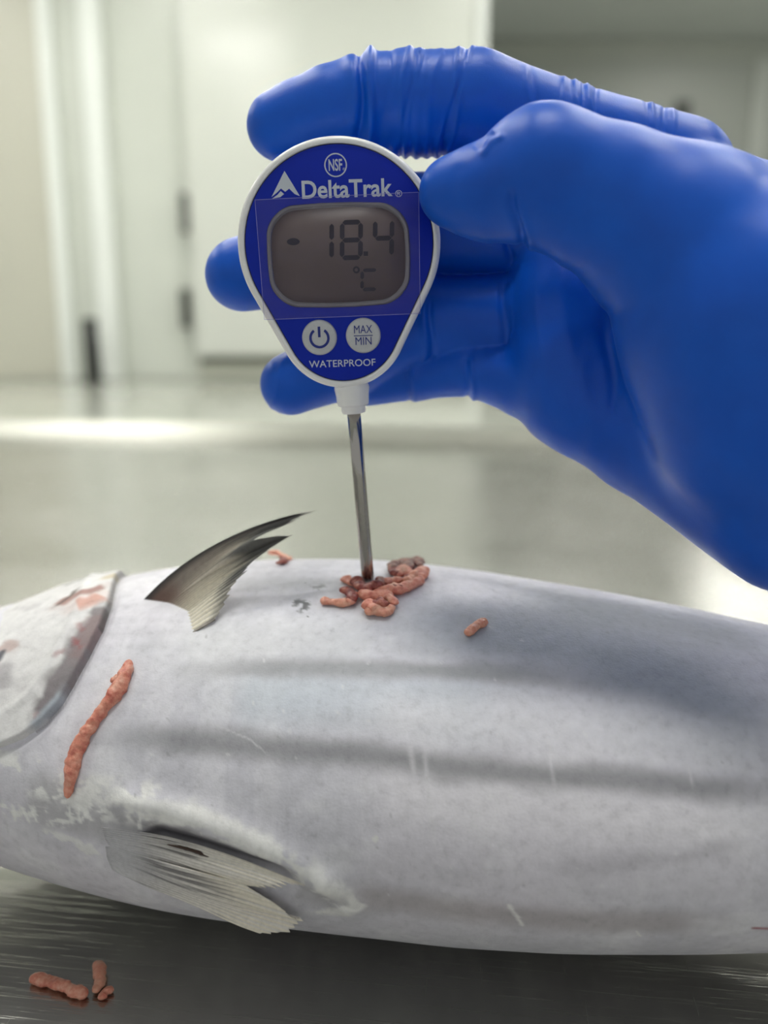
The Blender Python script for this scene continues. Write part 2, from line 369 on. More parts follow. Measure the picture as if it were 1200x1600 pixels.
pt.stroke([(490, 917), (505, 916)], .7, (120, 120, 120), .7, .6, .9, 2.0, 36, 0)
pt.stroke([(1178, 1450), (1230, 1452)], .5, (150, 60, 75), .9, .6, .2, 1, 1, 0)
for k in range(70):                                # tiny specks of frost and dirt
    x, y = rng.uniform(200, 1190), rng.uniform(900, 1440); c = (236, 236, 236) if rng.random() < .7 else (150, 150, 152)
    pt.stroke([(x, y), (x+rng.uniform(-4, 4), y+rng.uniform(-5, 5))], rng.uniform(.15, .3), c, .5, .8, 0, 1, 1, 0)
a = np.exp(-((sd+.1)/.5)**2)*(galong > .05)*(galong < .85); pt.blend((80, 76, 78), .5*a)  # darker line along the gill slit
pt.c *= (1+.035*vfine[:, None])*(1+.02*vst[:, None])
def frost_mat():
    t = NT('frosted_fish_skin'); b = t.b
    at = t.n('ShaderNodeVertexColor', layer_name='Col')
    f = t.noise(1500, t.coords(), 3, .6); g = t.noise(420, t.coords(), 4, .65)
    mx = t.n('ShaderNodeMix', data_type='RGBA', blend_type='MULTIPLY'); mx.inputs[0].default_value = 1
    t.l(at.outputs[0], mx.inputs[6]); t.l(t.ramp(g, [(.28, (.84,)*3), (.45, (.96,)*3), (.6, (1.0,)*3), (.75, (1.05,)*3)]), mx.inputs[7])
    t.l(mx.outputs[2], b.inputs['Base Color'])
    b.inputs['Roughness'].default_value = .5; b.inputs['Specular IOR Level'].default_value = .35
    b.inputs['Sheen Weight'].default_value = .15; b.inputs['Sheen Roughness'].default_value = .4
    ad = t.n('ShaderNodeMath', operation='ADD'); t.l(f, ad.inputs[0]); t.l(g, ad.inputs[1])
    t.bump(ad.outputs[0], .22, .0004); return t.m
M_skin = frost_mat()
def vcol_mat(name, rough=.45, spec=.5, nscale=600, bump=.3, dist=.0003, coat=0):
    t = NT(name); at = t.n('ShaderNodeVertexColor', layer_name='Col'); f = t.noise(nscale, t.coords(), 3)
    mx = t.n('ShaderNodeMix', data_type='RGBA', blend_type='MULTIPLY'); mx.inputs[0].default_value = 1
    t.l(at.outputs[0], mx.inputs[6]); t.l(t.ramp(f, [(.3, (.85,)*3), (.65, (1, 1, 1))]), mx.inputs[7])
    t.l(mx.outputs[2], t.b.inputs['Base Color']); t.b.inputs['Roughness'].default_value = rough; t.b.inputs['Specular IOR Level'].default_value = spec
    t.b.inputs['Coat Weight'].default_value = coat; t.b.inputs['Coat Roughness'].default_value = .2
    t.bump(f, bump, dist); return t.m
FO = np.array([0, .25, TZ])
fish = empty('fish', FO); tag(fish, 'large frozen fish covered in pale frost lying on its side on the steel table', 'fish')
def fchild(name, P, faces, m, rgb=None, parent=None):
    o = mesh_obj(name, tw(P)-FO, faces, m, parent or fish)
    if rgb is not None: setcol(o, rgb)
    return o
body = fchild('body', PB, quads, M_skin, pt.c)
# gill cover: raised shell over the head side of the gill slit
reg = (sd > -1.0) & (sd < 42) & (GX > -150) & (GP > 1.0) & (GP < 4.6) & (galong > .0)
hgt = 3.5*sstep(-.5, 1.3, sd)*(1-.66*sstep(6, 40, sd))-.35*sstep(30, 42, sd)-1.3
hgt += .7*np.exp(-((sd-9.5)/1.5)**2)*sstep(.1, .3, galong)*sstep(.05, .2, 1-galong)
hgt = hgt*sstep(1.0, 1.35, GP)-.4*(1-sstep(1.0, 1.35, GP))
q_ok = reg[quads].all(1)
keep = np.unique(quads[q_ok]); remap = -np.ones(len(GX), int); remap[keep] = np.arange(len(keep))
gp = Paint(U[keep], lin(226, 224, 224)); K3 = N3[keep]
gp.blend((240, 239, 237), .6*sstep(-.2, .8, vnoise(K3, .12, 41))); gp.blend((188, 184, 186), .5*sstep(.2, .9, vnoise(K3, .25, 42)))
gp.stroke([(165, 955), (150, 985), (128, 1025), (105, 1062), (85, 1095), (66, 1125)], 3.9, (120, 112, 116), .92, .35, .35, .35, 43, .05)
gp.stroke([(158, 968), (140, 1000), (118, 1040)], 2.6, (140, 112, 112), .6, .7, .5, .5, 44, .1)
gp.stroke([(88, 955), (112, 942), (140, 934), (165, 925)], 2.6, (150, 92, 80), .85, .5, .5, .4, 45, .1)
gp.stroke([(120, 957), (145, 948), (160, 940)], 3.0, (205, 140, 118), .8, .7, .5, .4, 46, .1)
gp.stroke([(84, 957), (98, 950), (112, 940), (122, 930)], .8, (88, 66, 58), .9, .6, .3, .5, 47, .15)
gp.stroke([(98, 925), (120, 918), (142, 914)], 1.0, (105, 108, 96), .85, .6, .3, .5, 48, .15)
gp.stroke([(172, 912), (182, 908)], 2.4, (205, 190, 160), .9, .6, .2, .5, 49, 0)
for q in ([(126, 985), (130, 993)], [(122, 1012), (128, 1020)], [(118, 1006), (124, 1014)], [(60, 1125), (66, 1118)], [(100, 1028), (92, 1030)]):
    gp.stroke(q, .8, (150, 76, 78), .5, .95, .6, 1.4, 50, 0)
gp.stroke([(0, 1022), (14, 1008), (26, 1018)], 2.2, (170, 130, 120), .6, .7, .6, .4, 51)
gp.stroke([(-10, 1060), (8, 1050), (0, 1085)], 4, (160, 156, 160), .7, .7, .5, .3, 52)
gp.stroke([(-4, 1035), (4, 1022)], 1.2, (62, 64, 76), .9, .6, .2, .5, 53, 0)
gp.stroke([(50, 1143), (95, 1098), (104, 1082)], 1.3, (176, 184, 194), .9, .6, .2, .5, 54, .2)
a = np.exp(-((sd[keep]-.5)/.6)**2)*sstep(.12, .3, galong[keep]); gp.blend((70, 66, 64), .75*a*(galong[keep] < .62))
gp.c *= 1+.04*vfine[keep][:, None]
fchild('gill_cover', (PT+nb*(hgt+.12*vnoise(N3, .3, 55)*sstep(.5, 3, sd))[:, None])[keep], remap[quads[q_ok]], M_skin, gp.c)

# eye of the head (beyond the left edge of the frame) and tail fin (beyond the right)
bm = bmesh.new(); e = fpos(np.array([-163.]), np.array([2.55]))[0]
bmesh.ops.create_uvsphere(bm, u_segments=24, v_segments=16, radius=.0085, matrix=Matrix.Translation(Vector(tw(e)-FO)) @ Matrix.Diagonal((1, .45, .8, 1)))
bm_obj('eye', bm, mat('frosted_eye', (70, 74, 84), .25, nscale=200), fish, True)
tv, tf = [], []
for i in range(25):
    s_ = i/24*2-1
    for j in range(9):
        u = j/8; x = 292+u*62*abs(s_)**.7+6*u; y = 179-.16*(x-292)+s_*(6+u*74)
        for k in (-1, 1): tv.append((x, y, ZC+k*(1.6*(1-u)+.4)))
for i in range(24):
    for j in range(8):
        a0, b0 = (i*9+j)*2, ((i+1)*9+j)*2
        tf += [(a0, b0, b0+2, a0+2), (a0+1, a0+3, b0+3, b0+1)]
fchild('tail_fin', np.array(tv), tf, mat('tail_skin', (120, 122, 128), .5, nscale=120))

# fins: fans of bony rays with membrane, real thickness and corrugation
def bez(p0, p1, p2, t): return ((1-t)**2)[:, None]*p0+(2*t*(1-t))[:, None]*p1+(t*t)[:, None]*p2
def tri_lerp(keys, i):
    ks = np.array([k[0] for k in keys]); V = np.array([k[1] for k in keys], float)
    return np.array([np.interp(i, ks, V[:, c]) for c in range(V.shape[1])])
def fin(name, base, ctrl, tip, rays, colour, thick=.45, corr=.22, ni=None, nj=44, jag=.02, seed=1, m=None, wobble=.25):
    """base/ctrl/tip: keyed curves in table mm; builds a closed two-sided fan"""
    r = np.random.default_rng(seed); ni = ni or rays*8+1; I = np.linspace(0, 1, ni); T = np.linspace(0, 1, nj)
    rayj = r.uniform(-1, 1, rays+1); P = np.zeros((ni, nj, 3))
    for a, i in enumerate(I):
        k = i*rays; jj = np.interp(k, np.arange(rays+1), rayj)
        b0, c0, t0 = tri_lerp(base, i), tri_lerp(ctrl, i), tri_lerp(tip, i)
        # between two rays the membrane ends a little short of the ray ends
        ph = abs((k % 1)-.5)*2; tmax = 1+jag*jj-(1-ph)*jag*1.8
        P[a] = bez(b0, c0, t0, T*tmax)
    du = np.gradient(P, axis=0); dv = np.gradient(P, axis=1); n = np.cross(du, dv); n /= np.linalg.norm(n, axis=2)[..., None]+1e-9
    K = (I*rays)[:, None]; wave = np.cos(2*math.pi*K)*np.ones((1, nj))
    taper = (1-.75*T)[None, :]; cw_ = corr*(1-.65*sstep(.6, .95, I))[:, None]
    P = P+n*(wobble*vnoise(np.c_[np.repeat(I*rays*.35, nj), np.tile(T*3, ni), np.zeros(ni*nj)], 1.0, seed, 2).reshape(ni, nj)*np.minimum(1, T*3)[None, :])[..., None]
    front = P+n*((thick*.5*taper+cw_*wave*(1-.35*T[None, :]))[..., None]); back = P-n*((thick*.5*taper-cw_*wave*(1-.35*T[None, :]))[..., None])
    V = np.concatenate([front.reshape(-1, 3), back.reshape(-1, 3)]); g = np.arange(ni*nj).reshape(ni, nj); o = ni*nj
    q = np.stack([g[:-1, :-1], g[1:, :-1], g[1:, 1:], g[:-1, 1:]], -1).reshape(-1, 4); faces = [tuple(x) for x in q]+[tuple(x[::-1]+o) for x in q]
    rim = list(g[:, 0])+list(g[-1, 1:])+list(g[::-1, -1][1:])+list(g[0, ::-1][1:-1])
    for x, y in zip(rim, rim[1:]+rim[:1]): faces.append((x, x+o, y+o, y) if True else 0)
    II, TT = np.meshgrid(I, T, indexing='ij'); c = colour(II.ravel(), TT.ravel(), wave.ravel())
    return fchild(name, V, faces, m, np.vstack([c, c]))
def surf(px, py, off):                              # point on the flank lifted by off mm
    X, ph, p = hit(px, py); return p+fnorm(X, ph)*off
def free(px, py, depth):
    return (pw(px, py, depth)-np.array([0, 0, TZ]))*1e3
def mixc(c, col, a): a = np.clip(a, 0, 1)[:, None]; return c*(1-a)+np.array(lin(*col))*a
M_fin = vcol_mat('fin_membrane', .42, .5, 900, .25, .0002)
def depth_of(px, py):
    _, _, p = hit(px, py); q = p-np.array([0, 0, HC*1e3]); return q[1]*cs-q[2]*sn
d0, d1 = depth_of(228, 938), depth_of(292, 980)
dm = (d0+d1)/2
base = [(0, surf(223, 936, -.8)), (.4, surf(262, 941, -.8)), (.75, surf(291, 954, -.8)), (1, surf(291, 990, -.8))]
def fr(px, py, k):
    return free(px, py, min(dm+k, depth_of(px, py)-1.2) if py > 905 else dm+k)
tip = [(0, fr(491, 797, 6)), (.10, fr(487, 800, 6)), (.16, fr(478, 806, 5)), (.24, fr(458, 817, 4)), (.33, fr(424, 828, 2)), (.40, fr(398, 841, 0)), (.415, fr(463, 834, 3)), (.5, fr(450, 839, 2)), (.6, fr(434, 848, 1)), (.7, fr(406, 868, -1)), (.79, fr(377, 899, -3)), (.86, fr(361, 921, -4)), (.93, fr(350, 946, -5)), (1, fr(335, 970, -6))]
ctrl = [(0, fr(322, 829, 1)), (.2, fr(335, 850, 1)), (.42, fr(345, 878, 0)), (.6, fr(340, 905, -1)), (.8, fr(325, 935, -3)), (1, fr(312, 982, -5))]
def pcol(i, t, wv):
    c = np.tile(np.array(lin(232, 224, 204)), (len(i), 1))
    P3 = np.c_[i*30, t*6, 0*i]
    c = mixc(c, (150, 138, 130), .8*sstep(.62, .2, i)*sstep(1.1, .3, t))
    c = mixc(c, (132, 100, 88), .8*sstep(.28, .05, t)*sstep(.75, .3, i))
    c = mixc(c, (74, 76, 76), .9*sstep(.5, .85, t+.12*vnoise(P3, 1, 61))*sstep(.93, .75, i))
    c = mixc(c, (120, 118, 112), .7*sstep(.62, .95, t)*sstep(.75, .9, i))
    c = mixc(c, (58, 60, 62), sstep(.06, .015, i)); c = mixc(c, (90, 86, 84), .75*sstep(.16, .04, i))
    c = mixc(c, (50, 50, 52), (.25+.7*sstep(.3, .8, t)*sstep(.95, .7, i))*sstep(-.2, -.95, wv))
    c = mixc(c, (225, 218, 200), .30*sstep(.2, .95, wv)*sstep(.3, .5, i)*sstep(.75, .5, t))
    return mixc(c, (78, 66, 62), sstep(.965, .99, i)*.7)
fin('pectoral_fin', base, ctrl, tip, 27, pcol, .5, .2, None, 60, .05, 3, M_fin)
# pelvic fins lie back along the lower edge of the body
def pelcol(seed):
    def f(i, t, wv):
        c = np.tile(np.array(lin(228, 223, 215)), (len(i), 1)); P3 = np.c_[i*24, t*5, 0*i]; n = vnoise(P3, 1.0, seed)
        c = mixc(c, (190, 187, 188), .8*sstep(.55, .15, t)); c = mixc(c, (96, 92, 94), .8*sstep(.0, .6, n)*sstep(.95, .5, t))
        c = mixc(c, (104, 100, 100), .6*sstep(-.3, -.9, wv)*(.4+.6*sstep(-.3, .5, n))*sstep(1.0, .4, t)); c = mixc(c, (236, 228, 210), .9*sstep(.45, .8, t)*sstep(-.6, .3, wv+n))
        return mixc(c, (206, 204, 206), sstep(.3, .08, t))
    return f
base = [(0, surf(160, 1292, -.15)), (.5, surf(165, 1308, -.15)), (1, surf(172, 1324, -.15))]
ctrl = [(0, surf(300, 1300, 2.4)), (.5, surf(310, 1330, 2.8)), (1, surf(300, 1364, 2.6))]
tip = [(0, surf(472, 1369, 2.4)), (.3, surf(466, 1370, 2.4)), (.6, surf(430, 1372, 2.2)), (1, surf(385, 1374, 1.6))]
fin('pelvic_fin', base, ctrl, tip, 11, pelcol(71), .6, .2, None, 44, .03, 5, M_fin, .7)
dB = depth_of(330, 1400)-2.5
base = [(0, surf(166, 1322, -.15)), (.5, surf(168, 1338, -.15)), (1, surf(176, 1358, -.15))]
ctrl = [(0, surf(320, 1345, 2.4)), (.5, surf(330, 1385, 3.0)), (1, free(290, 1413, depth_of(290, 1405)-1.5))]
tip = [(0, surf(385, 1372, 2.0)), (.2, surf(432, 1394, 3)), (.38, surf(460, 1416, 3.4)), (.55, free(473, 1438, dB)), (.7, free(466, 1450, dB)), (.82, free(445, 1458, dB)), (1, free(405, 1459, dB))]
fin('pelvic_fin', base, ctrl, tip, 14, pelcol(72), .7, .2, None, 44, .012, 6, M_fin, .8)
pts = [surf(x, y, .9) for x, y in ((262, 1316), (290, 1322), (316, 1330), (342, 1340))]
# ------------------------------------------------------------------ meat scraps
def meat_mat(name, c1, c2, c3):
    t = NT(name); b = t.b; f = t.noise(420, t.coords(), 5, .65); g = t.noise(900, t.coords(), 2)
    t.l(t.ramp(f, [(.3, lin(*c1)), (.5, lin(*c2)), (.72, lin(*c3))]), b.inputs['Base Color'])
    b.inputs['Roughness'].default_value = .42; b.inputs['Subsurface Weight'].default_value = .25
    b.inputs['Subsurface Radius'].default_value = (.002, .0008, .0006); b.inputs['Subsurface Scale'].default_value = 1
    t.bump(g, .5, .0005); return t.m
M_pink = meat_mat('pink_meat', (186, 92, 80), (214, 140, 118), (230, 178, 156))
M_pale = meat_mat('pale_meat', (200, 128, 106), (214, 150, 126), (220, 172, 148))
M_red = meat_mat('dark_red_meat', (92, 34, 34), (142, 66, 58), (196, 126, 106))
M_brown = meat_mat('brown_red_meat', (84, 50, 46), (120, 76, 68), (168, 116, 100))
def blob_tube(pts, radii, seed, lump=.34, n=18, flat=.66, up=None):
    """lumpy tube through points (mm)"""
    P = np.array(pts, float); L = np.r_[0, np.cumsum(np.linalg.norm(np.diff(P, axis=0), axis=1))]; L /= L[-1]
    m = max(20, int(len(P)*14)); t = np.linspace(0, 1, m); C_ = np.stack([spline(L, P[:, k])(t) for k in range(3)], -1)
    R = np.interp(t, np.linspace(0, 1, len(radii)), radii)*np.clip(np.sqrt(1-np.clip(np.abs(2*t-1), 0, 1)**10), .05, 1)
    tan = np.gradient(C_, axis=0); tan /= np.linalg.norm(tan, axis=1)[:, None]+1e-9; up = np.array(up if up is not None else (0, -.3, 1.)); V = []
    for k in range(m):
        s = np.cross(tan[k], up); s /= np.linalg.norm(s)+1e-9; u = np.cross(s, tan[k])
        for a in np.linspace(0, 2*math.pi, n, endpoint=False): V.append(C_[k]+R[k]*(math.cos(a)*s+flat*math.sin(a)*u))
    V = np.array(V); cc = np.repeat(C_, n, 0); d = V-cc; rr = np.linalg.norm(d, axis=1)[:, None]+1e-6
    V = V+d/rr*(lump*np.repeat(R, n)*(vnoise(V, 1.0/np.mean(radii), seed, 4)+.22*vnoise(V, 2.6/np.mean(radii), seed+1, 2)))[:, None]
    fs = [(k*n+j, k*n+(j+1) % n, (k+1)*n+(j+1) % n, (k+1)*n+j) for k in range(m-1) for j in range(n)]
    fs += [tuple(range(n))[::-1], tuple((m-1)*n+j for j in range(n))]
    return V, fs
V, fs = blob_tube(pts, [.2, .45, .5, .2], 5, .2, 10, .5)
fchild('raw_streak', V, fs, mat('dark_wet_flesh', (70, 52, 44), .2, nscale=400, namp=.3))
def scrap(name, label, strands, group='shreds of fish meat', on='fish'):
    """strands: list of (pixel path, radius px, material, lift factor); the first is the main one"""
    root = None
    for si, (path, rp, m, lift) in enumerate(strands):
        pts = []
        for q in path:
            if on == 'fish':
                X, ph, p = hit(*q); n_ = fnorm(X, ph); dd = depth_of(*q)
            else:
                d = ray(*q); tt = HC*1e3/-d[2]; p = d*tt; p[2] = 0; n_ = np.array([0, 0, 1.]); dd = tt
            pts.append(p+n_*(rp*dd/F)*lift)
        rr = rp*dd/F
        V, fs = blob_tube(pts, [rr*.85, rr*1.08, rr*.95, rr*1.05, rr*.8], abs(hash(str(path))) % 997 if False else int(sum(q[0] for q in path)) % 997, up=n_)
        W = tw(V)
        if root is None and len(strands) > 1:
            root = empty(name, W.mean(0)*np.array([1, 1, 0])+np.array([0, 0, W[:, 2].min()])); tag(root, label, 'meat scrap', group)
        if len(strands) > 1:
            mesh_obj('strand', W-np.array(root.location), fs, m, root)
        else:
            o = mesh_obj(name, W-W.mean(0), fs, m); o.location = W.mean(0); tag(o, label, 'meat scrap', group)
scrap('meat_strip', 'long salmon pink meat strip draped behind the gill opening', [([(203, 1034), (197, 1058), (182, 1088), (162, 1112), (146, 1132), (130, 1158), (118, 1186), (112, 1218), (107, 1246)], 11.5, M_pink, .55),
      ([(186, 1058), (182, 1066), (176, 1064)], 5, M_pink, 1.6)])
scrap('meat_scrap', 'small pale pink meat bit alone on the flank right of the probe', [([(760, 973), (746, 980), (737, 988), (728, 995)], 8.5, M_pale, .6)])
scrap('meat_scrap', 'small curled red meat bit on the fish ridge behind the upright fin', [([(418, 868), (430, 867), (441, 872), (444, 880)], 6.5, M_pale, .6), ([(443, 876), (437, 884), (431, 885)], 6.5, M_red, .8)])
scrap('meat_scrap', 'pale pink meat strip pointing left from the probe hole', [([(501, 941), (518, 944), (536, 946), (552, 941)], 8, M_pale, .6), ([(530, 931), (540, 930), (550, 936), (553, 948)], 9, M_red, 1.1), ([(546, 950), (552, 942), (556, 934)], 7, M_pink, 1.2)])
scrap('meat_scrap', 'small pointed meat flake behind and left of the probe', [([(536, 908), (544, 913), (552, 917), (562, 919)], 7.5, M_pink, .8)])
scrap('meat_scrap', 'curved pink meat roll curling up right of the probe', [([(584, 928), (600, 930), (622, 928), (640, 921), (654, 909), (661, 896)], 11, M_pink, .75), ([(596, 917), (612, 915), (630, 914)], 8, M_pink, 1.1), ([(612, 924), (620, 929), (628, 925)], 8, M_red, 1.5), ([(632, 920), (644, 914), (650, 905)], 8, M_pale, 1.5)])
scrap('meat_scrap', 'dark brownish meat lump inside the curl right of the probe', [([(615, 900), (619, 888), (628, 886), (636, 896)], 9, M_brown, 1.0), ([(622, 908), (630, 898), (638, 908)], 9, M_pink, 1.0), ([(614, 896), (618, 904), (624, 906)], 8, M_red, 1.2)])
scrap('meat_scrap', 'dark brown meat knob topmost right of the probe', [([(637, 902), (642, 889), (650, 886), (657, 895)], 9.5, M_brown, 1.1), ([(648, 904), (640, 911), (634, 914)], 8.5, M_red, 1.2)])
scrap('meat_scrap', 'crumbly pink meat clump in front of the probe hole', [([(560, 934), (578, 939), (596, 938), (612, 944)], 12, M_pink, .8), ([(570, 963), (584, 959), (600, 961), (616, 953)], 10, M_pale, .7), ([(590, 948), (605, 956)], 10, M_red, 1.2), ([(572, 950), (580, 957), (588, 963)], 9, M_pink, 1.3),
      ([(600, 938), (612, 944), (618, 952)], 8, M_pink, 1.2), ([(578, 952), (590, 954), (600, 950)], 8, M_red, 1.5)])
scrap('meat_scrap', 'blood red meat collar around the probe hole', [([(556, 912), (559, 920), (568, 926), (582, 926), (592, 920), (594, 912)], 11, M_red, .9), ([(590, 915), (597, 916), (603, 920)], 6.5, M_red, 1.0), ([(556, 924), (568, 930), (582, 931)], 9, M_red, 1.5)])
scrap('meat_strip', 'knobbly pink meat strip lying on the steel at lower left', [([(47, 1534), (66, 1536), (84, 1540), (100, 1548), (118, 1556), (137, 1562)], 11, M_pink, .7)], on='table')
scrap('meat_strip', 'forked pink meat piece with upright tip on the steel', [([(151, 1510), (157, 1530), (155, 1546), (147, 1558)], 8.5, M_pale, 1.0), ([(178, 1549), (164, 1556), (155, 1566)], 8, M_pink, .8)], on='table')

# ------------------------------------------------------------------ thermometer
C0 = pc(530, 382, 222); E0 = pc(575, 915, 246)
ed = E0-C0; ed /= np.linalg.norm(ed); nn = np.array([0, 0, -1.]); nn -= nn.dot(ed)*ed; nn /= np.linalg.norm(nn); vv = -ed; uu = np.cross(vv, nn); uu = uu if uu[0] > 0 else -uu
def cdir(a): return Vector((a[0], a[2]*cs+a[1]*sn, -a[2]*sn+a[1]*cs))
def dev_matrix(rot):
    U_, V_, N_ = cdir(uu), cdir(vv), cdir(nn); c, s = math.cos(rot), math.sin(rot)
    U2, V2 = U_*c+V_*s, V_*c-U_*s
    m = Matrix.Identity(4)
    for k in range(3): m[k][0], m[k][1], m[k][2] = U2[k]*1e-3, V2[k]*1e-3, N_[k]*1e-3     # device millimetres
    m.translation = Vector(cw(*C0)); return m
DM = dev_matrix(math.radians(-2.5)); SMX = dev_matrix(0)
thermo = empty('probe_thermometer', Vector(cw(*(C0+ed*90)))); tag(thermo, 'white and blue digital probe thermometer stuck upright into the fish', 'thermometer')
TL = Vector(thermo.location)
def dobj(name, V, faces, m, parent=None, smooth=True, M=None):
    W = [(M or DM) @ Vector(v)-TL for v in V]
    return mesh_obj(name, W, faces, m, parent or thermo, smooth)
R1, R2, DD = 25.3, 16.5, 19.2
def egg(inset, n=120):
    r1, r2 = R1-inset, R2-inset; al = math.asin((R1-R2)/DD); pts = []
    a1 = math.pi/2+math.pi/2+al                                  # large arc spans the top
    for k in range(n): 
        a = -al+(math.pi+2*al)*k/(n-1); pts.append((r1*math.cos(a), r1*math.sin(a)))
    for k in range(n//2):
        a = math.pi+al+(math.pi-2*al)*k/(n//2-1); pts.append((r2*math.cos(a), -DD+r2*math.sin(a)))
    return pts
def loft(rings, cap0=True, cap1=True):
    V, fs = [], []; n = len(rings[0])
    for r in rings: V += r
    for k in range(len(rings)-1):
        for j in range(n): fs.append((k*n+j, k*n+(j+1) % n, (k+1)*n+(j+1) % n, (k+1)*n+j))
    if cap0: fs.append(tuple(range(n))[::-1])
    if cap1: fs.append(tuple((len(rings)-1)*n+j for j in range(n)))
    return V, fs
M_wplast = mat('white_plastic', (242, 242, 240), .3, spec=.5, nscale=300, namp=.02)
M_blue = mat('blue_faceplate', (0, 38, 168), .5, spec=.25, nscale=200, namp=.04)
M_print = mat('pale_print', (205, 212, 222), .5, nscale=300, namp=.02)
M_btn = mat('silver_button', (196, 198, 200), .42, .15, nscale=900, namp=.04)
M_bprint = mat('blue_print', (18, 40, 130), .5, nscale=300, namp=.03)
M_lcd = mat('lcd_glass', (98, 88, 82), .3, spec=.3, nscale=40, namp=.06)
M_seg = mat('lcd_segment', (14, 14, 20), .45, nscale=300, namp=.05)
M_rim = mat('lcd_frame', (122, 122, 124), .25, .6, nscale=200, namp=.05)
M_seam = mat('dark_seam', (24, 24, 34), .6, nscale=300)
def ring(inset, wz): return [(x, y, wz) for x, y in egg(inset)]
V, fs = loft([ring(4.5, -12.6), ring(2.2, -12.2), ring(.8, -11.2), ring(.1, -9.5), ring(0, -7), ring(0, -2.2), ring(.12, -1.1), ring(.5, -.3), ring(1.05, 0.05), ring(1.55, 0.05), ring(1.85, -.25), ring(1.9, -.9)])
case = dobj('case', V, fs, M_wplast)
V, fs = loft([ring(1.9, -.85), ring(1.95, -.3), ring(2.2, -.3)], False, True); dobj('seam', V, fs, M_seam, case)
V, fs = loft([ring(2.12, -.5), ring(2.12, -.12), ring(2.25, -.05)], True, True); plate = dobj('faceplate', V, fs, M_blue)
def rrect(cx, cy, w_, h_, r, bul=0, n=12):
    pts = []
    for qx, qy, a0 in ((1, 1, 0), (-1, 1, 90), (-1, -1, 180), (1, -1, 270)):
        for k in range(n):
            a = math.radians(a0+90*k/(n-1)); pts.append((cx+qx*(w_/2-r)+r*math.cos(a), cy+qy*(h_/2-r)+r*math.sin(a)))
    out = []
    for i in range(len(pts)):
        for s in (0, .34, .67):
            x0, y0 = pts[i]; x1, y1 = pts[(i+1) % len(pts)]; x, y = x0+(x1-x0)*s, y0+(y1-y0)*s
            dx, dy = (x-cx)/(w_/2), (y-cy)/(h_/2)
            out.append((x+bul*dx*(1-dy*dy), y+bul*dy*(1-dx*dx)))
    return out
LX, LY, LW, LH = -.2, -2.65, 33.6, 23.2
def rr(i, z, bul=.9): return [(x, y, z) for x, y in rrect(LX, LY, LW-2*i, LH-2*i, 6.2-i*.6, bul)]
V, fs = loft([rr(-.1, -.1), rr(0, .38), rr(.35, .62), rr(.8, .5), rr(1.15, .12)], False, False); lcdf = dobj('screen_frame', V, fs, M_rim)
V, fs = loft([rr(.6, -.1), rr(.6, .14)], False, True); screen = dobj('screen', V, fs, M_lcd)
def poly(name, polys, m, parent, z=.2, th=.03, M=None):
    V, fs = [], []
    for p in polys:
        k = len(V); n = len(p); V += [(x, y, z) for x, y in p]+[(x, y, z-th) for x, y in p]
        fs.append(tuple(range(k, k+n))); fs += [(k+j, k+n+j, k+n+(j+1) % n, k+(j+1) % n) for j in range(n)]
    return dobj(name, V, fs, m, parent, False, M)
def seg(cx, cy, which, hw=2.25, hh=4.75, t=.95):      # seven-segment digit, slightly slanted
    g = .16; s = []
    def H(y, k=1): s.append([(-hw+.35+g, y), (-hw+.35+g+t*.6, y+t*.6), (hw-.35-g-t*.6, y+t*.6), (hw-.35-g, y), (hw-.35-g-t*.6, y-t*.6), (-hw+.35+g+t*.6, y-t*.6)])
    def W(x, y0, y1): s.append([(x, y0+g), (x+t*.6, y0+g+t*.6), (x+t*.6, y1-g-t*.6), (x, y1-g), (x-t*.6, y1-g-t*.6), (x-t*.6, y0+g+t*.6)])
    yy, xx = hh-t*.6, hw-t*.5
    if 'a' in which: H(yy)
    if 'g' in which: H(0)
    if 'd' in which: H(-yy)
    if 'f' in which: W(-xx, 0, yy)
    if 'b' in which: W(xx, 0, yy)
    if 'e' in which: W(-xx, -yy, 0)
    if 'c' in which: W(xx, -yy, 0)
    return [[(cx+x+.05*y, cy+y) for x, y in q] for q in s]
poly('digit', seg(-3.6, .95, 'bc'), M_seg, screen)
poly('digit', seg(3.05, .95, 'abcdefg', 2.75), M_seg, screen)
poly('digit', seg(11.0, 1.15, 'bcfg', 2.55), M_seg, screen)
poly('decimal_point', [[(5.95+x, -2.9+y) for x, y in ((0, 0), (1.1, 0), (1.1, 1.05), (0, 1.05))]], M_seg, screen)
poly('minus_sign', [[(-11.3+1.6*math.cos(a), 1.0+.85*math.sin(a)*abs(math.sin(a))**.1) for a in np.linspace(0, 2*math.pi, 25)[:-1]]], M_seg, screen)
poly('unit_sign', [q for q in seg(7.2, -8.7, 'adef', 2.2, 2.75, .72)], M_seg, screen)
def annulus(cx, cy, r0, r1, a0=0, a1=360, n=40):
    out = []
    for k in range(n):
        b0, b1 = math.radians(a0+(a1-a0)*k/n), math.radians(a0+(a1-a0)*(k+1)/n)
        out.append([(cx+r0*math.cos(b0), cy+r0*math.sin(b0)), (cx+r1*math.cos(b0), cy+r1*math.sin(b0)), (cx+r1*math.cos(b1), cy+r1*math.sin(b1)), (cx+r0*math.cos(b1), cy+r0*math.sin(b1))])
    return out
poly('degree_sign', annulus(4.0, -6.2, .42, .86), M_seg, screen)
